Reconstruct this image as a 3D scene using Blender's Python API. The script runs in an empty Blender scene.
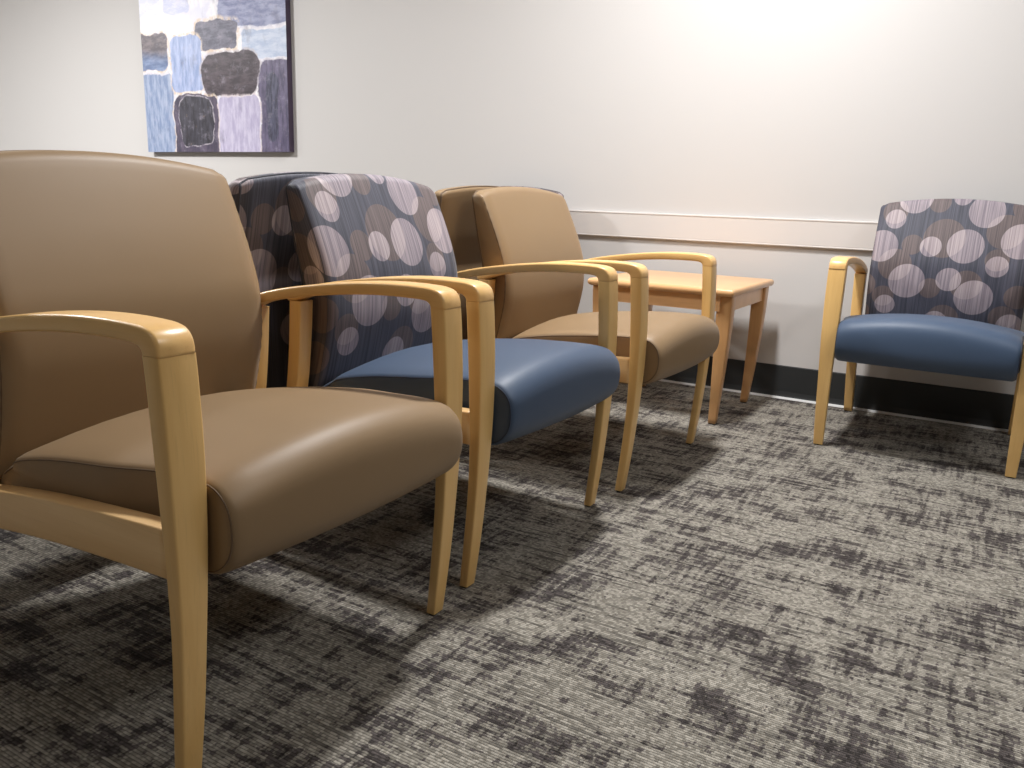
import bpy, bmesh, math, random
from mathutils import Vector, Matrix
random.seed(4)
sc = bpy.context.scene
COL = sc.collection
R = math.radians

# ------------------------------------------------------------------ helpers
def srgb(r, g, b):
    def f(c):
        c /= 255.0
        return c / 12.92 if c <= 0.04045 else ((c + 0.055) / 1.055) ** 2.4
    return (f(r), f(g), f(b), 1.0)

class NT:
    """small wrapper for writing node trees"""
    def __init__(self, name):
        self.m = bpy.data.materials.new(name); self.m.use_nodes = True
        self.t = self.m.node_tree; self.t.nodes.clear()
        self.out = self.n('ShaderNodeOutputMaterial'); self.b = self.n('ShaderNodeBsdfPrincipled')
        self.l(self.b.outputs[0], self.out.inputs[0])
    def n(self, kind, **kw):
        nd = self.t.nodes.new(kind)
        for k, v in kw.items(): setattr(nd, k, v)
        return nd
    def l(self, a, b): self.t.links.new(a, b)
    def put(self, v, sock):
        if hasattr(v, 'is_linked'): self.l(v, sock)
        else: sock.default_value = v
    def math(self, op, a, b=0.0, c=0.0, clamp=False):
        nd = self.n('ShaderNodeMath', operation=op); nd.use_clamp = clamp
        self.put(a, nd.inputs[0]); self.put(b, nd.inputs[1]); self.put(c, nd.inputs[2])
        return nd.outputs[0]
    def vmath(self, op, a, b=(0, 0, 0)):
        nd = self.n('ShaderNodeVectorMath', operation=op)
        self.put(a, nd.inputs[0]); self.put(b, nd.inputs[1])
        return nd
    def mix(self, f, a, b, blend='MIX'):
        nd = self.n('ShaderNodeMix', data_type='RGBA', blend_type=blend)
        self.put(f, nd.inputs[0]); self.put(a, nd.inputs[6]); self.put(b, nd.inputs[7])
        return nd.outputs[2]
    def step(self, v, lo, hi):
        nd = self.n('ShaderNodeMapRange', interpolation_type='SMOOTHSTEP')
        self.put(v, nd.inputs[0]); nd.inputs[1].default_value = lo; nd.inputs[2].default_value = hi
        return nd.outputs[0]
    def noise(self, vec, scale, detail=2.0, rough=0.5):
        nd = self.n('ShaderNodeTexNoise'); self.l(vec, nd.inputs['Vector'])
        nd.inputs['Scale'].default_value = scale; nd.inputs['Detail'].default_value = detail
        nd.inputs['Roughness'].default_value = rough
        return nd.outputs[0]
    def mapping(self, vec, scale=(1, 1, 1), loc=(0, 0, 0)):
        nd = self.n('ShaderNodeMapping'); self.l(vec, nd.inputs[0])
        nd.inputs['Scale'].default_value = scale; nd.inputs['Location'].default_value = loc
        return nd.outputs[0]
    def coord(self, which='Object'):
        return self.n('ShaderNodeTexCoord').outputs[which]
    def bump(self, h, strength, dist=0.001):
        nd = self.n('ShaderNodeBump'); self.l(h, nd.inputs['Height'])
        nd.inputs['Strength'].default_value = strength; nd.inputs['Distance'].default_value = dist
        self.l(nd.outputs[0], self.b.inputs['Normal'])
    def base(self, c): self.put(c, self.b.inputs['Base Color'])
    def set(self, **kw):
        for k, v in kw.items(): self.b.inputs[k.replace('_', ' ')].default_value = v
        return self

def mesh_obj(name, bm, mat, parent=None, smooth=True):
    me = bpy.data.meshes.new(name)
    bmesh.ops.recalc_face_normals(bm, faces=bm.faces)
    for f in bm.faces: f.smooth = smooth
    bm.to_mesh(me); bm.free()
    me.materials.append(mat)
    o = bpy.data.objects.new(name, me); COL.objects.link(o)
    if parent: o.parent = parent
    return o

def sharp(o, deg=35):
    me = o.data
    bm = bmesh.new(); bm.from_mesh(me)
    for e in bm.edges:
        e.smooth = not (len(e.link_faces) == 2 and e.calc_face_angle(0) > R(deg))
    bm.to_mesh(me); bm.free()
    return o

def bevel(o, w, seg=2, deg=30):
    md = o.modifiers.new('bevel', 'BEVEL'); md.width = w; md.segments = seg
    md.limit_method = 'ANGLE'; md.angle_limit = R(deg); md.harden_normals = True
    return o

def structure(o): o['kind'] = 'structure'; return o

def thing(name, label, cat, loc, rotz=0.0, group=None):
    o = bpy.data.objects.new(name, None); COL.objects.link(o)
    o.location = loc; o.rotation_euler = (0, 0, rotz); o.empty_display_size = .1
    o['label'] = label; o['category'] = cat
    if group: o['group'] = group
    return o

def box(bm, x0, x1, y0, y1, z0, z1):
    v = [bm.verts.new((x, y, z)) for z in (z0, z1) for y in (y0, y1) for x in (x0, x1)]
    for q in ((0, 1, 3, 2), (4, 6, 7, 5), (0, 4, 5, 1), (2, 3, 7, 6), (0, 2, 6, 4), (1, 5, 7, 3)):
        bm.faces.new([v[i] for i in q])

def loft(bm, rings, cap=True):
    vs = [[bm.verts.new(p) for p in r] for r in rings]
    n = len(vs[0])
    for a, b in zip(vs, vs[1:]):
        for i in range(n):
            bm.faces.new((a[i], a[(i + 1) % n], b[(i + 1) % n], b[i]))
    if cap:
        bm.faces.new(vs[0]); bm.faces.new(list(reversed(vs[-1])))
    return vs

def interp(tab, t):
    if t <= tab[0][0]: return tab[0][1:]
    for a, b in zip(tab, tab[1:]):
        if t <= b[0]:
            f = (t - a[0]) / (b[0] - a[0])
            return tuple(p + (q - p) * f for p, q in zip(a[1:], b[1:]))
    return tab[-1][1:]

def smooth_tab(tab, n):
    """Catmull-Rom resampling of a table keyed by its first column"""
    P = [tab[0]] + list(tab) + [tab[-1]]
    out = []
    for i in range(1, len(P) - 2):
        for k in range(n):
            t = k / n
            out.append(tuple(0.5 * ((2 * b) + (-a + c) * t + (2 * a - 5 * b + 4 * c - d) * t * t + (-a + 3 * b - 3 * c + d) * t ** 3)
                             for a, b, c, d in zip(P[i - 1], P[i], P[i + 1], P[i + 2])))
    out.append(tuple(tab[-1]))
    return out

def rrect(x0, x1, y0, y1, r, k=3):
    pts = []
    for cx, cy, a0 in ((x1 - r, y1 - r, 0), (x0 + r, y1 - r, 90), (x0 + r, y0 + r, 180), (x1 - r, y0 + r, 270)):
        for i in range(k + 1):
            a = R(a0 + 90 * i / k)
            pts.append((cx + r * math.cos(a), cy + r * math.sin(a)))
    return pts

def tube(bm, pts, r, n=6):
    pts = [Vector(p) for p in pts]
    rings = []
    for i, p in enumerate(pts):
        d = (pts[min(i + 1, len(pts) - 1)] - pts[max(i - 1, 0)]).normalized()
        a = d.orthogonal().normalized() if not rings else (pa - d * pa.dot(d)).normalized()
        pa = a; b = d.cross(a)
        rr = r(i) if callable(r) else r
        rings.append([p + (a * math.cos(t * math.tau / n) + b * math.sin(t * math.tau / n)) * rr for t in range(n)])
    loft(bm, rings)

# ---------------------------------------------------------------- materials
def wood(name, c0, c1, axis, rough=.34):
    t = NT(name)
    co = t.coord('Object')
    s = [38, 38, 38]; s[axis] = 2.2
    g = t.noise(t.mapping(co, s), 1.0, 4, .6)
    s2 = [9, 9, 9]; s2[axis] = .9
    g2 = t.noise(t.mapping(co, s2, (3, 1, 2)), 1.0, 2, .5)
    s3 = [420, 420, 420]; s3[axis] = 14
    g3 = t.noise(t.mapping(co, s3), 1.0, 1, .5)
    f = t.math('ADD', t.math('MULTIPLY', g, .55), t.math('MULTIPLY', g2, .45))
    c = t.mix(t.step(f, .34, .66), srgb(*c0), srgb(*c1))
    c = t.mix(t.math('MULTIPLY', t.step(g3, .58, .75), .10), c, srgb(*[int(v * .72) for v in c0]))
    t.base(c); t.set(Roughness=rough)
    t.b.inputs['Coat Weight'].default_value = .25; t.b.inputs['Coat Roughness'].default_value = .32
    return t.m

MAPLE = ((228, 182, 112), (239, 197, 128))
M_leg = wood('maple_upright', *MAPLE, 2)
M_arm = wood('maple_arm', (230, 180, 112), (240, 196, 128), 0)
M_rail = wood('maple_rail', (230, 187, 128), (240, 202, 146), 0)
M_tabletop = wood('maple_tabletop', (220, 172, 120), (230, 184, 134), 0, .3)
M_tableleg = wood('maple_table_leg', (196, 146, 94), (212, 164, 112), 2)

def vinyl(name, c, c2, rough=.42):
    t = NT(name)
    co = t.coord('Object')
    n = t.noise(co, 900, 2, .6)
    big = t.noise(co, 5, 2, .5)
    t.base(t.mix(big, srgb(*c), srgb(*c2)))
    t.set(Roughness=rough); t.b.inputs['Specular IOR Level'].default_value = .5
    t.b.inputs['Sheen Weight'].default_value = .06
    t.bump(n, .10, .0006)
    return t.m
M_tan = vinyl('tan_vinyl', (137, 111.5, 79.5), (143, 116.5, 83.5), .52)
M_blue = vinyl('blue_vinyl', (61, 79, 104), (65, 83, 108), .52)
M_tanseam = vinyl('tan_seam', (98, 76, 52), (104, 82, 58), .6)
M_blueseam = vinyl('blue_seam', (36, 48, 72), (40, 52, 76), .6)

def fabric():
    t = NT('circle_fabric')
    uv = t.n('ShaderNodeUVMap'); uv.uv_map = 'UVMap'
    co = uv.outputs[0]
    str1 = t.noise(t.mapping(co, (300, 4, 1)), 1.0, 2, .6)
    str2 = t.noise(t.mapping(co, (120, 2.5, 1), (7, 0, 0)), 1.0, 2, .5)
    st = t.step(t.math('ADD', t.math('MULTIPLY', str1, .6), t.math('MULTIPLY', str2, .4)), .36, .64)
    ground = t.mix(st, srgb(50, 52, 64), srgb(82, 82, 96))
    brown = t.mix(st, srgb(78, 68, 70), srgb(114, 100, 100))
    pale = t.mix(st, srgb(112, 103, 114), srgb(164, 152, 158))
    over = t.mix(st, srgb(146, 132, 136), srgb(188, 174, 176))
    L = [(.095, .76, .034), (.15, .838, .056), (.062, .663, .056), (.224, .669, .035), (.332, .676, .058), (.380, .797, .056),
         (.494, .70, .058), (.163, .545, .06), (.296, .56, .040), (.380, .503, .06), (.437, .613, .035), (.1, .455, .034),
         (.300, .845, .03), (.5, .415, .04), (.0, .60, .03), (.27, .405, .04), (.56, .82, .04), (.575, .55, .045), (-.075, .70, .05), (-.06, .49, .045)]
    B = [(.262, .70, .067), (.164, .673, .035), (.23, .823, .035), (.446, .73, .058), (.434, .635, .037), (.117, .60, .056),
         (.24, .525, .035), (.51, .515, .04), (.352, .545, .05), (.09, .485, .037), (.475, .44, .042), (.294, .42, .05), (.09, .785, .042),
         (-.003, .76, .035), (-.012, .655, .045), (.02, .522, .042), (.01, .42, .04), (.505, .815, .05), (.58, .65, .05), (-.09, .60, .05), (-.09, .83, .045)]
    def mask(lst):
        acc = None
        for x, y, r in lst:
            d = t.vmath('DISTANCE', co, (x, y, 0)).outputs['Value']
            m = t.step(d, r + .0009, r - .0009)
            m.node.inputs[1].default_value = r - .0009; m.node.inputs[2].default_value = r + .0009
            m.node.inputs[3].default_value = 1; m.node.inputs[4].default_value = 0
            acc = m if acc is None else t.math('MAXIMUM', acc, m)
        return acc
    ml, mb = mask(L), mask(B)
    c = t.mix(mb, ground, brown)
    c = t.mix(ml, c, pale)
    c = t.mix(t.math('MULTIPLY', t.math('MULTIPLY', ml, mb), .75), c, over)
    t.base(c); t.set(Roughness=.62)
    t.b.inputs['Sheen Weight'].default_value = .15
    t.bump(str1, .12, .0008)
    return t.m
M_fabric = fabric()
M_piping = vinyl('fabric_piping', (52, 52, 62), (60, 60, 70), .6)
t = NT('black_glide'); t.base(srgb(22, 20, 20)); t.set(Roughness=.5); M_glide = t.m

def wall_mat():
    t = NT('wall_paint')
    co = t.coord('Object')
    n = t.noise(co, 260, 3, .6)
    b = t.noise(co, .8, 2, .5)
    t.base(t.mix(b, srgb(204, 201, 199), srgb(207, 204, 202)))
    t.set(Roughness=.55); t.bump(n, .06, .001)
    return t.m
M_wall = wall_mat()
t = NT('ceiling_paint'); t.base(srgb(205, 203, 200)); t.set(Roughness=.8)
t.bump(t.noise(t.coord('Object'), 120, 3), .2, .002); M_ceil = t.m
t = NT('rail_paint'); t.base(srgb(218, 212, 208)); t.set(Roughness=.32); M_railp = t.m
t = NT('black_vinyl_base'); co = t.coord('Object')
t.base(t.mix(t.noise(co, 6, 3), srgb(40, 42, 43), srgb(47, 49, 50))); t.set(Roughness=.5); M_base = t.m
t = NT('white_caulk'); t.base(srgb(225, 225, 225)); t.set(Roughness=.5); M_caulk = t.m

t = NT('far_wall_paint'); t.base(t.mix(t.noise(t.coord('Object'), 1.5, 2), srgb(140, 138, 135), srgb(146, 143, 140))); t.set(Roughness=.6); M_far = t.m

def carpet():
    t = NT('carpet')
    co = t.coord('Object')
    sep = t.n('ShaderNodeSeparateXYZ'); t.l(co, sep.inputs[0]); X, Y = sep.outputs[0], sep.outputs[1]
    PITCH = .0056
    row = t.math('FLOOR', t.math('DIVIDE', Y, PITCH))
    def rowvec(k, s):                              # a coordinate that is constant across one yarn row
        cb = t.n('ShaderNodeCombineXYZ'); t.l(t.math('MULTIPLY', X, k), cb.inputs[0]); t.l(t.math('MULTIPLY', row, s), cb.inputs[1]); return cb.outputs[0]
    cb = t.n('ShaderNodeCombineXYZ'); t.l(t.math('FLOOR', t.math('ADD', t.math('DIVIDE', X, .0062), t.math('MULTIPLY', row, .5))), cb.inputs[0]); t.l(row, cb.inputs[1])
    wn = t.n('ShaderNodeTexWhiteNoise', noise_dimensions='2D'); t.l(cb.outputs[0], wn.inputs['Vector']); loop = wn.outputs['Value']
    h = t.noise(t.mapping(co, (4.6, 62, 1)), 1.0, 2, .6)
    v = t.noise(t.mapping(co, (62, 7.5, 1), (5, 3, 0)), 1.0, 2, .6)
    blob = t.noise(t.mapping(co, (6.5, 8.0, 1), (1.5, 8, 0)), 1.0, 2, .6)
    m = t.math('ADD', t.math('MULTIPLY', h, .30), t.math('MULTIPLY', v, .30))
    m = t.math('ADD', m, t.math('MULTIPLY', blob, .40))
    rn = t.noise(rowvec(16, 7.31), 1.0, 1, .6)
    m2 = t.math('ADD', m, t.math('MULTIPLY', t.math('SUBTRACT', rn, .5), .12))
    m2 = t.math('ADD', m2, t.math('MULTIPLY', t.math('SUBTRACT', loop, .5), .085))
    dark = t.step(m2, .507, .548)
    dash = t.step(t.math('ADD', t.noise(rowvec(9, 3.77), 1.0, 1, .6), t.math('MULTIPLY', t.math('SUBTRACT', loop, .5), .12)), .60, .66)
    fine = t.noise(t.mapping(co, (420, 330, 1)), 1.0, 2, .7)
    lp2 = t.math('ADD', t.math('MULTIPLY', loop, .65), t.math('MULTIPLY', fine, .35))
    light = t.mix(t.step(lp2, .12, .85), srgb(124, 119, 110), srgb(176, 170, 159))
    deep = t.mix(t.step(lp2, .12, .9), srgb(36, 32, 33), srgb(86, 79, 79))
    c = t.mix(t.math('MULTIPLY', dark, .92), light, deep)
    c = t.mix(t.math('MULTIPLY', dash, .62), c, srgb(46, 42, 42))
    rib = t.math('ABSOLUTE', t.math('SINE', t.math('MULTIPLY', Y, math.pi / PITCH)))
    groove = t.step(rib, .05, .6)
    c = t.mix(groove, t.mix(.62, c, srgb(30, 27, 26)), c)
    t.base(c); t.set(Roughness=.95); t.b.inputs['Specular IOR Level'].default_value = .12
    hh = t.math('ADD', rib, t.math('MULTIPLY', fine, .9))
    t.bump(hh, .55, .0022)
    return t.m
M_carpet = carpet()

# --------------------------------------------------------------- the setting
YW = 2.8826; ZC = 2.62; XL, XR, YF = -9.0, 5.0, -5.0
def slab(name, a, m):
    bm = bmesh.new(); box(bm, *a); return structure(mesh_obj(name, bm, m, smooth=False))
slab('floor', (XL, XR, YF, YW, -.05, 0), M_carpet)
slab('wall_back', (XL - .1, XR + .1, YW, YW + .1, -.05, ZC), M_wall)
slab('wall_left', (XL - .1, XL, YF, YW, -.05, ZC), M_wall)
slab('wall_right', (XR, XR + .1, YF, YW, -.05, ZC), M_far)
slab('wall_front', (XL - .1, XR + .1, YF - .1, YF, -.05, ZC), M_far)
slab('ceiling', (XL - .1, XR + .1, YF - .1, YW + .1, ZC, ZC + .05), M_ceil)

def profile_run(name, prof, mat, x0=XL, x1=XR):
    bm = bmesh.new()
    loft(bm, [[(x0, YW - d, z) for d, z in prof], [(x1, YW - d, z) for d, z in prof]])
    return structure(mesh_obj(name, bm, mat, smooth=False))
profile_run('baseboard_back', [(0, 0.003), (.012, .003), (.0075, .014), (.0045, .03), (.004, .136), (.0025, .1395), (0, .1395)], M_base)
profile_run('trim_1', [(0, 0), (.020, 0), (.017, .006), (.009, .008), (0, .008)], M_caulk)
profile_run('trim_2', [(0, .633), (.012, .633), (.016, .636), (.016, .6395), (.0138, .6405), (.0138, .642), (.0145, .643), (.0145, .736), (.0155, .737),
                       (.0165, .739), (.0165, .743), (.014, .745), (0, .745)], M_railp)

# ------------------------------------------------------------------ armchair
W = .5693; HW = W / 2
FRONT = smooth_tab([(.28, -.468), (.345, -.452), (.40, -.433), (.485, -.414), (.54, -.409), (.60, -.413), (.65, -.427), (.70, -.446), (.75, -.468), (.80, -.491), (.86, -.520)], 6)
REAR = [(.28, -.506), (.345, -.504), (.45, -.500), (.586, -.497), (.694, -.522), (.802, -.543), (.86, -.553)]
def back_top(y): return TOPZ - ARCH * y * y
BK = .256                                          # half width of the back

def backrest_rings():
    """rings of points, bottom to top, each going front left to right, right side, rear right to left, left side"""
    NF = 28
    levels = []
    zb = .285
    N = 40
    for k in range(N + 1): levels.append((k / N * .978, 0.0))
    for a in (15, 30, 45, 60, 75, 88): levels.append((None, R(a)))
    rings = []; params = []
    rt = .016
    for t, a in levels:
        ring = []; par = []
        def pt(u, w, side):                         # u -1..1 across, w 0 front .. 1 rear
            # corner rounding in plan
            yy = u * BK
            zt = back_top(yy) - .005 * max(0, (abs(u) - .93) / .07) ** 2
            if t is not None: z = zb + (zt - rt - zb) * (t / .978); ins = 0
            else: z = zt - rt + rt * math.sin(a); ins = rt * (1 - math.cos(a))
            xf = interp(FRONT, z)[0] + .007 * (1 - u * u) ; xr = interp(REAR, z)[0] - .006 * (1 - u * u)
            wide = BK - .5 * ins
            if z < .40: wide -= .0
            x = (xf - ins) + ((xr + ins) - (xf - ins)) * w
            return (x, yy * wide / BK, z)
        r = .010
        for i in range(NF + 1):
            u = -1 + 2 * i / NF
            p = pt(u, 0, 0)
            if i in (0, NF): p = (p[0] - .006, p[1], p[2])
            ring.append(p); par.append(('f', u))
        for w in (.14, .3, .5, .7, .86):
            p = pt(1, w, 1); ring.append((p[0], p[1] + .004 * math.sin(w * math.pi), p[2])); par.append(('r', w))
        for i in range(NF + 1):
            u = 1 - 2 * i / NF
            p = pt(u, 1, 2)
            if i in (0, NF): p = (p[0] + .004, p[1], p[2])
            ring.append(p); par.append(('b', u))
        for w in (.86, .7, .5, .3, .14):
            p = pt(-1, w, 3); ring.append((p[0], p[1] - .004 * math.sin(w * math.pi), p[2])); par.append(('l', w))
        rings.append(ring)
    return rings, NF

def make_backrest(mat):
    global BK, TOPZ, ARCH
    ARCH = .32 if mat is M_tan else .40
    TOPZ = .848 if mat is M_tan else .838
    BK = .255 if mat is M_tan else .248
    rings, NF = backrest_rings()
    bm = bmesh.new(); uvl = bm.loops.layers.uv.new('UVMap')
    vs = [[bm.verts.new(p) for p in r] for r in rings]
    n = len(vs[0])
    def uv_of(i, ring):
        # front and sides unroll from the front left edge; the rear panel has its own piece of cloth
        v = ring[i % n]
        front_n = NF + 1; side = 5
        if i <= NF: return v[1] + HW
        if i < front_n + side: return ring[NF][1] + HW + (ring[NF][0] - v[0])
        if i < 2 * front_n + side: return HW - v[1]
        return ring[0][1] + HW - (ring[0][0] - v[0])
    for a, b, ra, rb in zip(vs, vs[1:], rings, rings[1:]):
        for i in range(n):
            j = (i + 1) % n
            f = bm.faces.new((a[i], a[j], b[j], b[i]))
            rear = NF + 1 + 5 <= i < 2 * (NF + 1) + 5 - 1
            for lp, (vi, rg) in zip(f.loops, ((i, ra), (j, ra), (j, rb), (i, rb))):
                p = rg[vi]
                if i == NF + 5 and vi == j: u = rg[NF][1] + HW + (rg[NF][0] - p[0])     # right side meets rear
                elif i == 2 * NF + 6 and vi == i: u = rg[0][1] + HW - (rg[0][0] - p[0])
                else: u = uv_of(vi, rg)
                dz = -.055 if rear else 0
                lp[uvl].uv = (u + (.06 if rear else 0), p[2] + dz)
    f = bm.faces.new(list(reversed(vs[0])))
    for lp in f.loops: lp[uvl].uv = (lp.vert.co.y + HW, .36)
    f = bm.faces.new(vs[-1])
    for lp in f.loops: lp[uvl].uv = (lp.vert.co.y + HW, lp.vert.co.z + .01)
    return bm, rings, NF

SIDE = [(-.445, .352), (-.40, .377), (-.357, .396), (-.274, .413), (-.179, .425), (-.09, .433), (-.02, .437), (.03, .436), (.057, .427), (.0755, .407),
        (.082, .380), (.080, .350), (.069, .327), (.049, .309), (.02, .301), (-.05, .297), (-.15, .298), (-.27, .290), (-.38, .282), (-.450, .277), (-.462, .30), (-.459, .335)]
def seat_loop(v, inset, bulge):
    """v -1..1 across the seat; a closed profile in x, z"""
    P = [Vector((x, z)) for x, z in SIDE]
    n = len(P); out = []
    crown = (1 - v * v)
    for i, p in enumerate(P):
        tg = (P[(i + 1) % n] - P[i - 1]).normalized()
        nrm = Vector((tg.y, -tg.x))                # inward for this winding: top runs +x, so inward is -z
        q = p + nrm * inset
        top = max(0, min(1, (p.y - .345) / .05)) if p.x > -.43 else max(0, min(1, (p.y - .33) / .05))
        q.y += .031 * crown * top * (1 if p.y > .35 else .4)
        if p.x > .02: q.x += .014 * crown
        out.append(q)
    return out
def catmull_loop(P, k=3):
    n = len(P); out = []
    for i in range(n):
        a, b, c, d = P[i - 1], P[i], P[(i + 1) % n], P[(i + 2) % n]
        for j in range(k):
            t = j / k
            out.append(.5 * (2 * b + (c - a) * t + (2 * a - 5 * b + 4 * c - d) * t * t + (3 * b - a - 3 * c + d) * t ** 3))
    return out
def ss(a, b, x):
    t = max(0, min(1, (x - a) / (b - a))); return t * t * (3 - 2 * t)
SH = HW - .0285                                     # half width where the seat passes the legs
def side_y(x, z):                                   # bulges out over the side rail between the legs
    return SH + .019 * ss(-.03, -.16, x) * (1 - ss(-.37, -.415, x)) * ss(.29, .33, z)
def make_seat():
    st = [(-1, .014, 0.0), (-1, .0065, .0012), (-1, .0022, .0045), (-1, 0, .010)]
    stations = [(u, ins, d) for u, ins, d in st]
    inner = [-.92, -.82, -.68, -.5, -.3, -.1, .1, .3, .5, .68, .82, .92]
    allst = [('e', -1, ins, d) for _, ins, d in st] + [('m', u, 0, 0) for u in inner] + [('e', 1, ins, d) for _, ins, d in reversed(st)]
    rings = []
    for kind, u, ins, d in allst:
        loop = catmull_loop(seat_loop(u, ins, 0))
        ring = []
        for q in loop:
            full = side_y(q.x, q.y)
            y = u * (full - d)
            ring.append((q.x, y, q.y))
        rings.append(ring)
    bm = bmesh.new()
    vs = [[bm.verts.new(p) for p in r] for r in rings]
    n = len(vs[0])
    for a, b in zip(vs, vs[1:]):
        for i in range(n): bm.faces.new((a[i], a[(i + 1) % n], b[(i + 1) % n], b[i]))
    # flat boxed sides, slightly full
    for r, s in ((rings[0], -1), (rings[-1], 1)):
        prev = vs[0] if s < 0 else vs[-1]
        cx = sum(p[0] for p in r) / n; cz = sum(p[2] for p in r) / n
        for f in (.75, .45, .15):
            cur = []
            for p in r:
                x = cx + (p[0] - cx) * f; z = cz + (p[2] - cz) * f
                cur.append(bm.verts.new((x, s * (side_y(x, z)), z)))
            for i in range(n): bm.faces.new((prev[i], prev[(i + 1) % n], cur[(i + 1) % n], cur[i]))
            prev = cur
        bm.faces.new(prev)
    return bm, rings

def seam_tube(bm, pts, r=.0012): tube(bm, pts, r, 6)

LEG = smooth_tab([(0.0, -.010, .010, .0150), (.12, .002, .024, .0180), (.23, .0105, .0335, .020), (.33, .0135, .0390, .0232), (.40, .0125, .0405, .0252), (.48, .0095, .0398, .0265), (.56, .0050, .0360, .0270), (.5985, .0015, .0328, .0270)], 4)
def make_front_leg(yc):
    bm = bmesh.new()
    rings = []
    for z, x0, x1, h in LEG:
        if z < .004: z = .004
        rings.append([(x, yc + y, z) for x, y in rrect(x0, x1, -h, h, .0035)])
    loft(bm, rings); return bm
RLEG = smooth_tab([(0.0, -.588, -.560, .0155), (.10, -.562, -.532, .0165), (.2, -.534, -.503, .0175), (.3, -.510, -.478, .0185), (.37, -.496, -.462, .019), (.46, -.485, -.451, .0195), (.54, -.480, -.445, .020), (.556, -.479, -.444, .020)], 4)
def make_rear_leg(yc):
    bm = bmesh.new()
    rings = [[(x, yc + y, max(z, .004)) for x, y in rrect(x0, x1, -h, h, .0035)] for z, x0, x1, h in RLEG]
    loft(bm, rings); return bm
def make_glide(x0, x1, h, yc):
    bm = bmesh.new()
    loft(bm, [[(x, yc + y, z) for x, y in rrect(x0 + .003, x1 - .003, -h + .003, h - .003, .003)] for z in (0, .0055)]); return bm
# stations of the arm: outer (x, z), inner (x, z), half width
ARM = [(.0328, .5984, .0014, .5984, .0270), (.0316, .6110, .0002, .6030, .0270), (.0275, .6205, -.0030, .6070, .0270), (.0200, .6275, -.0085, .6098, .0270), (.0090, .6315, -.0165, .6112, .0270),
       (-.0100, .6340, -.0300, .6120, .0270), (-.0550, .6352, -.0650, .6122, .0270), (-.1100, .6340, -.1150, .6112, .0270), (-.1700, .6300, -.1720, .6075, .0268), (-.2400, .6225, -.2400, .6005, .0262),
       (-.3100, .6125, -.3100, .5910, .0252), (-.3700, .6020, -.3700, .5810, .0240), (-.4200, .5905, -.4250, .5695, .0228), (-.4600, .5785, -.4600, .5570, .0215), (-.4830, .5700, -.4830, .5545, .0205)]
def make_arm(yc):
    bm = bmesh.new()
    tab = smooth_tab([(i,) + a for i, a in enumerate(ARM)], 3)
    rings = []
    for _, ox, oz, ix, iz, h in tab:
        O = Vector((ox, 0, oz)); I = Vector((ix, 0, iz)); d = O - I; T = d.length; d /= T
        ring = []
        for a, y in rrect(0, T, -h, h, .0048, 3):
            crown = .0022 * (1 - (y / h) ** 2) if a > T * .5 else 0
            p = I + d * (a + crown); ring.append((p.x, yc + y, p.z))
        rings.append(ring)
    loft(bm, rings); return bm
RAIL = smooth_tab([(-.487, .272, .331), (-.42, .283, .342), (-.352, .2915, .352), (-.25, .3015, .364), (-.15, .308, .372), (-.05, .3125, .3785), (.0155, .3145, .3815)], 4)
def make_rail(s):
    bm = bmesh.new()
    yo = s * (HW + .0228); yi = s * (HW - .0075)
    rings = []
    for x, z0, z1 in RAIL:
        rings.append([(x, y, z) for y, z in rrect(min(yo, yi), max(yo, yi), z0, z1, .003, 2)])
    loft(bm, rings); return bm

def make_armchair(name, label, group, kind):
    t = thing(name, label, 'chair', (0, 0, 0), 0, group)
    mb, ms = (M_tan, M_tan) if kind == 'tan' else (M_fabric, M_blue)
    seamb, seams = (M_tanseam, M_tanseam) if kind == 'tan' else (M_piping, M_blueseam)
    bm, rings = make_seat()
    seat = mesh_obj('seat', bm, ms, t)
    for rg, s in ((rings[1], -1), (rings[-2], 1)):
        sb = bmesh.new()
        pts = [p for p in rg]
        k = 0; use = pts[:3 * 14 + 1]
        seam_tube(sb, [(p[0], p[1], p[2]) for p in use])
        mesh_obj('seam', sb, seams, seat)
    bm, rings, NF = make_backrest(mb)
    back = mesh_obj('backrest', bm, mb, t)
    n = len(rings[0])
    for i in (1, NF - 1):
        sb = bmesh.new()
        off = -.0045 if i == 1 else .0045
        tube(sb, [(r[0 if i == 1 else NF][0] - .002, r[0 if i == 1 else NF][1] + (-.0004 if i == 1 else .0004), r[0][2]) for r in rings[2:-4]], (lambda k: .0020 if k % 2 else .0009) if kind == 'tan' else .0010, 6)
        mesh_obj('seam', sb, seamb, back)
    sb = bmesh.new()
    a, b = NF + 6, 2 * NF + 6
    path = [r[a] for r in rings[2:-3]] + [rings[-3][k] for k in range(a + 1, b)] + [r[b] for r in reversed(rings[2:-3])]
    tube(sb, path, .0026, 6)
    mesh_obj('piping', sb, seamb, back)
    for s in (-1, 1):
        lg = mesh_obj('leg', make_front_leg(s * HW), M_leg, t)
        sharp(lg, 60)
        mesh_obj('foot_glide', make_glide(-.010, .010, .0150, s * HW), M_glide, lg)
        lg = mesh_obj('leg', make_rear_leg(s * HW), M_leg, t)
        mesh_obj('foot_glide', make_glide(-.588, -.560, .0155, s * HW), M_glide, lg)
        mesh_obj('armrest', make_arm(s * HW), M_arm, t)
        mesh_obj('side_rail', make_rail(s), M_rail, t)
    return t

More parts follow.
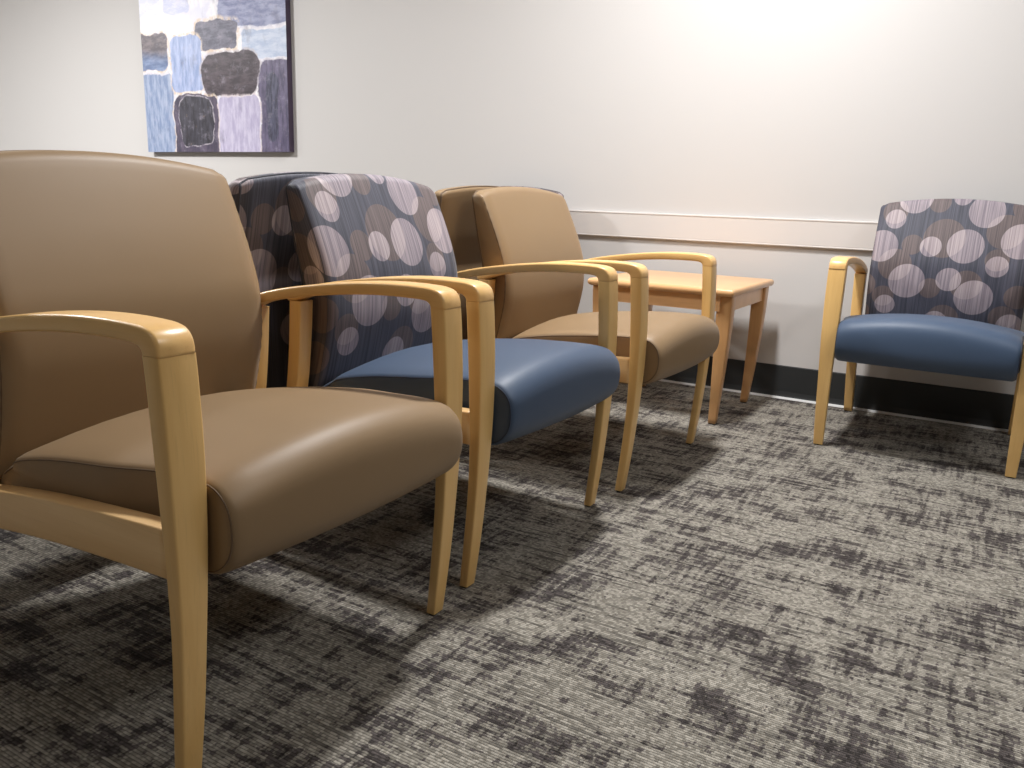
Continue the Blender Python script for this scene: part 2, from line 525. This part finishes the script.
def dup(root, label, loc, rotz):
    r = root.copy(); COL.objects.link(r); r.location = loc; r.rotation_euler = (0, 0, rotz); r['label'] = label
    for ch in list(root.children):
        c = ch.copy(); COL.objects.link(c); c.parent = r
        for g in list(ch.children):
            d = g.copy(); COL.objects.link(d); d.parent = c
    return r
def lower_back(r, f):                                # back cushions sit a little higher or lower from chair to chair
    for c in r.children:
        if c.name.startswith('backrest'): c.scale.z = f
def place(x, y, deg):                                # from the foot nearest the reader's left to the middle of the chair front
    a = R(deg); return (x - math.sin(a) * HW, y + math.cos(a) * HW, 0), a

y2 = .6989; y3 = 1.4207; MIR = -.566; OFF = -.065
tan = make_armchair('armchair', 'tan vinyl armchair with maple arms, nearest and largest at the left', 'tan vinyl waiting room armchairs', 'tan')
loc, a = place(0, 0, .43); tan.location = loc; tan.rotation_euler = (0, 0, a)
loc, a = place(.011, y3, -.5)
lower_back(dup(tan, 'tan vinyl armchair at far end of the row, in front of the wooden end table', loc, a), .975)
lower_back(dup(tan, 'tan vinyl chair turned away, its dark rear side showing left of far tan armchair', (2 * MIR, y3 + HW + OFF, 0), R(180)), .975)
fab = make_armchair('armchair', 'armchair with circle-patterned back and blue seat standing between two tan armchairs', 'blue seat circle-pattern armchairs', 'fabric')
loc, a = place(-.0167, y2, -.7); fab.location = loc; fab.rotation_euler = (0, 0, a)
lower_back(dup(tan, 'tan vinyl chair turned away, back to back with nearest tan armchair, mostly hidden', (2 * MIR, HW + OFF, 0), R(180)), .975)
dup(fab, 'armchair with circle-patterned back and blue seat, alone against the wall at right', (.3826 + HW, 2.2492, 0), R(-90.3))
dup(fab, 'circle-patterned chair turned away, its dark rear side showing behind the nearest tan armchair', (2 * MIR, y2 + HW - .088, 0), R(180))
lower_back(dup(fab, 'circle-patterned chair by the far wall, only a back corner peeking above the far tan armchair', (-1.160, 2.222, 0), R(-90)), 1.008)

# ----------------------------------------------------------------- end table
tx, ty, td, tw, tz = .0562, 2.2121, .5643, .5635, .505
tb = thing('end_table', 'square maple end table with curved legs in the corner beyond the chairs', 'table', (tx - tw / 2, ty + td / 2, 0))
hx, hy = tw / 2, td / 2
def top_ring(z, ins): return [(x, y, z) for x, y in rrect(-hx + ins, hx - ins, -hy + ins, hy - ins, .006, 4)]
bm = bmesh.new()
loft(bm, [top_ring(tz - .027, .010), top_ring(tz - .025, .005), top_ring(tz - .020, .0015), top_ring(tz - .013, 0), top_ring(tz - .006, .0015), top_ring(tz - .0015, .005), top_ring(tz, .010)])
sharp(mesh_obj('tabletop', bm, M_tabletop, tb), 50)
AP = .022                                             # apron set back from the edge of the top
for sx in (0, 1, 2, 3):
    bm = bmesh.new()
    z0, z1 = tz - .082, tz - .0265
    if sx == 0: box(bm, -hx + AP + .03, hx - AP - .03, -hy + AP, -hy + AP + .018, z0, z1)
    if sx == 1: box(bm, -hx + AP + .03, hx - AP - .03, hy - AP - .018, hy - AP, z0, z1)
    if sx == 2: box(bm, -hx + AP, -hx + AP + .018, -hy + AP + .03, hy - AP - .03, z0, z1)
    if sx == 3: box(bm, hx - AP - .018, hx - AP, -hy + AP + .03, hy - AP - .03, z0, z1)
    mesh_obj('apron', bm, M_tabletop, tb, smooth=False)
for cx in (-1, 1):
    for cy in (-1, 1):
        # outer corner stays near the edge at the top, bows out a little and tucks in at the foot
        tab = smooth_tab([(.004, .043, .061, .028), (.10, .034, .050, .034), (.20, .0255, .041, .041), (.30, .0185, .034, .047), (.38, .0145, .030, .051), (.44, .0125, .028, .053), (tz - .0265, .012, .027, .054)], 4)
        bm = bmesh.new(); rings = []
        for z, ox, oy, w in tab:
            a0, a1 = hx - ox - w, hx - ox; b0, b1 = hy - oy - w, hy - oy
            if cx < 0: a0, a1 = -a1, -a0
            if cy < 0: b0, b1 = -b1, -b0
            rings.append([(x, y, z) for x, y in rrect(a0, a1, b0, b1, .004, 2)])
        loft(bm, rings)
        lg = mesh_obj('leg', bm, M_tableleg, tb)
        z, ox, oy, w = tab[0]
        bm = bmesh.new()
        a0, a1 = sorted((cx * (hx - ox - w + .003), cx * (hx - ox - .003))); b0, b1 = sorted((cy * (hy - oy - w + .003), cy * (hy - oy - .003)))
        loft(bm, [[(x, y, zz) for x, y in rrect(a0, a1, b0, b1, .003)] for zz in (0, .0055)])
        mesh_obj('foot_glide', bm, M_glide, lg)

# ------------------------------------------------------------------ painting
PX0, PX1, PZ0, PD = -3.967, -2.7117, 1.0038, .0388
PH = 1.22; PW = PX1 - PX0
def painting_mat():
    t = NT('abstract_blocks')
    co0 = t.coord('Object')
    sep0 = t.n('ShaderNodeSeparateXYZ'); t.l(co0, sep0.inputs[0])
    comb = t.n('ShaderNodeCombineXYZ'); t.l(sep0.outputs[0], comb.inputs[0]); t.l(sep0.outputs[2], comb.inputs[1])
    co = comb.outputs[0]
    nd = t.n('ShaderNodeTexNoise'); t.l(co, nd.inputs['Vector']); nd.inputs['Scale'].default_value = 7; nd.inputs['Detail'].default_value = 4
    off = t.vmath('SCALE', t.vmath('SUBTRACT', nd.outputs['Color'], (.5, .5, .5)).outputs[0]); off.inputs['Scale'].default_value = .075
    w = t.vmath('ADD', co, off.outputs[0]).outputs[0]
    sep = t.n('ShaderNodeSeparateXYZ'); t.l(w, sep.inputs[0]); U, V = sep.outputs[0], sep.outputs[1]
    brush = t.noise(t.mapping(co, (34, 8, 1)), 1.0, 4, .65)
    brush2 = t.noise(t.mapping(co, (10, 30, 1), (4, 4, 0)), 1.0, 4, .65)
    cloud = t.noise(co, 6, 3, .6)
    brush3 = t.noise(co, 22, 3, .6)
    c = t.mix(t.step(cloud, .42, .6), srgb(248, 245, 248), srgb(226, 225, 240))  # white ground paint, lightened to carry the lamp glare at top left
    gold = t.mix(t.step(brush, .4, .6), srgb(216, 190, 160), srgb(236, 222, 214))
    def block(c, u0, u1, v0, v1, ca, cb, line=None, rad=.045, vert=True, lw=.013, grad=None):
        cx, cy, hx, hy = (u0 + u1) / 2, (v0 + v1) / 2, (u1 - u0) / 2, (v1 - v0) / 2
        dx = t.math('MAXIMUM', t.math('SUBTRACT', t.math('ABSOLUTE', t.math('SUBTRACT', U, cx)), hx - rad), 0)
        dy = t.math('MAXIMUM', t.math('SUBTRACT', t.math('ABSOLUTE', t.math('SUBTRACT', V, cy)), hy - rad), 0)
        d = t.math('SUBTRACT', t.math('SQRT', t.math('ADD', t.math('MULTIPLY', dx, dx), t.math('MULTIPLY', dy, dy))), rad)
        inv = t.step(d, -.004, .004)
        m = t.math('SUBTRACT', 1, inv)
        col = t.mix(t.step(brush if vert else brush2, .36, .64), srgb(*ca), srgb(*cb))
        if grad:
            col = t.mix(t.step(V, grad[0], grad[1]), t.mix(t.step(brush2, .36, .64), srgb(*grad[2]), srgb(*grad[3])), col)
        if line:
            lm = t.math('SUBTRACT', 1, t.step(t.math('SUBTRACT', d, lw * .5), -.002, lw))
            c = t.mix(t.math('MULTIPLY', t.math('MULTIPLY', lm, .85), t.step(brush3, .36, .56)), c, gold if line == 'gold' else srgb(*line))
        return t.mix(m, c, col)
    c = block(c, -.05, .25, .485, .70, (74, 66, 76), (120, 108, 112), 'gold', .05, False, grad=(.52, .62, (92, 112, 152), (132, 150, 186)))
    c = block(c, .72, 1.30, .69, .93, (116, 122, 160), (160, 164, 194), (206, 204, 220), .03, False)
    c = block(c, .90, 1.30, .505, .668, (176, 190, 216), (206, 214, 232), (226, 222, 232), .03, False)
    c = block(c, .51, .865, .575, .735, (78, 78, 96), (116, 114, 130), 'gold', .03, False, .02)
    c = block(c, -.05, .275, -.06, .463, (124, 142, 178), (168, 180, 206), (212, 206, 214), .04)
    c = block(c, .275, .555, .345, .672, (140, 158, 200), (180, 192, 226), 'gold', .05, True, .014)
    c = block(c, .55, 1.035, .325, .55, (52, 42, 50), (86, 74, 82), (196, 186, 190), .075, False, .012)
    c = block(c, 1.036, 1.32, -.06, .49, (72, 66, 92), (108, 100, 128), (196, 190, 200), .045, True, .01)
    c = block(c, 1.08, 1.18, .06, .44, (46, 46, 66), (92, 92, 116), None, .05)
    c = block(c, .28, .675, -.06, .33, (64, 58, 78), (92, 82, 102), 'gold', .05, True, .012)
    c = block(c, .335, .63, .045, .315, (34, 32, 42), (70, 68, 80), (206, 198, 208), .05, True, .007)
    c = block(c, .682, 1.026, -.06, .318, (176, 168, 198), (206, 200, 222), (222, 208, 212), .04)
    c = block(c, .22, .46, .80, .93, (196, 200, 228), (222, 222, 240), (228, 222, 232), .03, False)
    c = block(c, -.05, .19, .78, 1.0, (214, 216, 234), (232, 230, 240), None, .04, False)
    c = block(c, .52, .90, .97, 1.3, (150, 164, 204), (186, 196, 226), 'gold', .05)
    c = block(c, .93, 1.3, .97, 1.3, (84, 80, 104), (120, 112, 134), 'gold', .05)
    c = block(c, -.05, .48, 1.04, 1.3, (108, 118, 156), (150, 160, 196), 'gold', .05, False)
    mott = t.noise(co, 16, 5, .7); mott2 = t.noise(t.mapping(co, (9, 5, 1), (3, 7, 0)), 1.0, 4, .65)
    c = t.mix(t.math('MULTIPLY', t.step(mott,   .50, .80), .34), c, srgb(205, 196, 214))
    c = t.mix(t.math('MULTIPLY', t.step(mott2, .55, .75), .38), c, srgb(70, 66, 88))
    c = t.mix(t.math('MULTIPLY', t.step(t.noise(co, 30, 3, .6), .66, .76), .25), c, srgb(196, 160, 120))
    t.base(c); t.set(Roughness=.36); t.b.inputs['Coat Weight'].default_value = .5; t.b.inputs['Coat Roughness'].default_value = .3
    t.bump(t.math('ADD', brush, brush2), .25, .004)
    return t.m
t = NT('canvas_side'); co = t.coord('Object')
t.base(t.mix(t.noise(co, 14, 3), srgb(52, 40, 58), srgb(84, 70, 92))); t.set(Roughness=.6); M_cside = t.m
pt = thing('painting', 'unframed canvas of grey, blue and purple painted blocks hung on the wall', 'painting', (PX0, YW, PZ0))
bm = bmesh.new(); box(bm, .001, PW - .001, -PD + .0015, -.0005, .001, PH - .001)
mesh_obj('stretched_edge', bm, M_cside, pt, smooth=False)
bm = bmesh.new(); box(bm, 0, PW, -PD, -PD + .0015, 0, PH)
cf = mesh_obj('canvas', bm, painting_mat(), pt, smooth=False)

# -------------------------------------------------------------------- lights
def lamp(name, x, y, power, r=.09, col=(1, .92, .82), z=None, spread=180, tgt=None):
    L = bpy.data.lights.new(name, 'AREA'); L.shape = 'DISK'; L.size = r * 2; L.energy = power; L.color = col; L.spread = R(spread)
    o = bpy.data.objects.new(name, L); COL.objects.link(o); o.location = (x, y, ZC - .012 if z is None else z)
    return o
WARM = (1, .995, .99)
o = lamp('downlight', -.07, 1.62, 78, .11, WARM)
o.data.shape = 'RECTANGLE'; o.data.size = .17; o.data.size_y = .34
lamp('downlight', -2.1, .60, 10, .14, WARM)
lamp('downlight', -4.1, .55, 165, .25, WARM)
lamp('downlight', -7.3, .10, 80, .10, WARM)
lamp('downlight', -.7, -2.6, 12, .25, WARM)  # unseen lamp added behind the camera to fill the chairs' near sides
o = lamp('front_fill', 2.2, .6, 31, .3, WARM)  # unseen soft panel, added to fill the chair fronts and leg faces
o.data.shape = 'RECTANGLE'; o.data.size = .6; o.data.size_y = 1.2
w = bpy.data.worlds.new('world'); sc.world = w; w.use_nodes = True
w.node_tree.nodes['Background'].inputs[0].default_value = (.05, .05, .05, 1)

# -------------------------------------------------------------------- camera
F, CYP = 819.87, 385.15
yaw, pit, rol = R(30.7815), R(12.8979), R(1.8357)
fw = Vector((-math.sin(yaw) * math.cos(pit), math.cos(yaw) * math.cos(pit), -math.sin(pit)))
rt0 = Vector((math.cos(yaw), math.sin(yaw), 0)); up0 = rt0.cross(fw)
rt = rt0 * math.cos(rol) + up0 * math.sin(rol); up = -rt0 * math.sin(rol) + up0 * math.cos(rol)
cd = bpy.data.cameras.new('camera'); cam = bpy.data.objects.new('camera', cd); COL.objects.link(cam)
M = Matrix(((rt.x, up.x, -fw.x, .8594), (rt.y, up.y, -fw.y, -.6135), (rt.z, up.z, -fw.z, .7934), (0, 0, 0, 1)))
cam.matrix_world = M
cd.sensor_fit = 'HORIZONTAL'; cd.sensor_width = 36; cd.lens = F / 1024 * 36; cd.shift_y = (CYP - 384) / 1024
cd.clip_start = .02
sc.camera = cam
vs_ = sc.view_settings
sc.display_settings.display_device = 'sRGB'
vs_.view_transform = 'Standard'; vs_.look = 'None'; vs_.gamma = 1; vs_.use_curve_mapping = False; vs_.exposure = 0.0
sc.cycles.use_denoising = True; sc.cycles.max_bounces = 8; sc.cycles.diffuse_bounces = 5
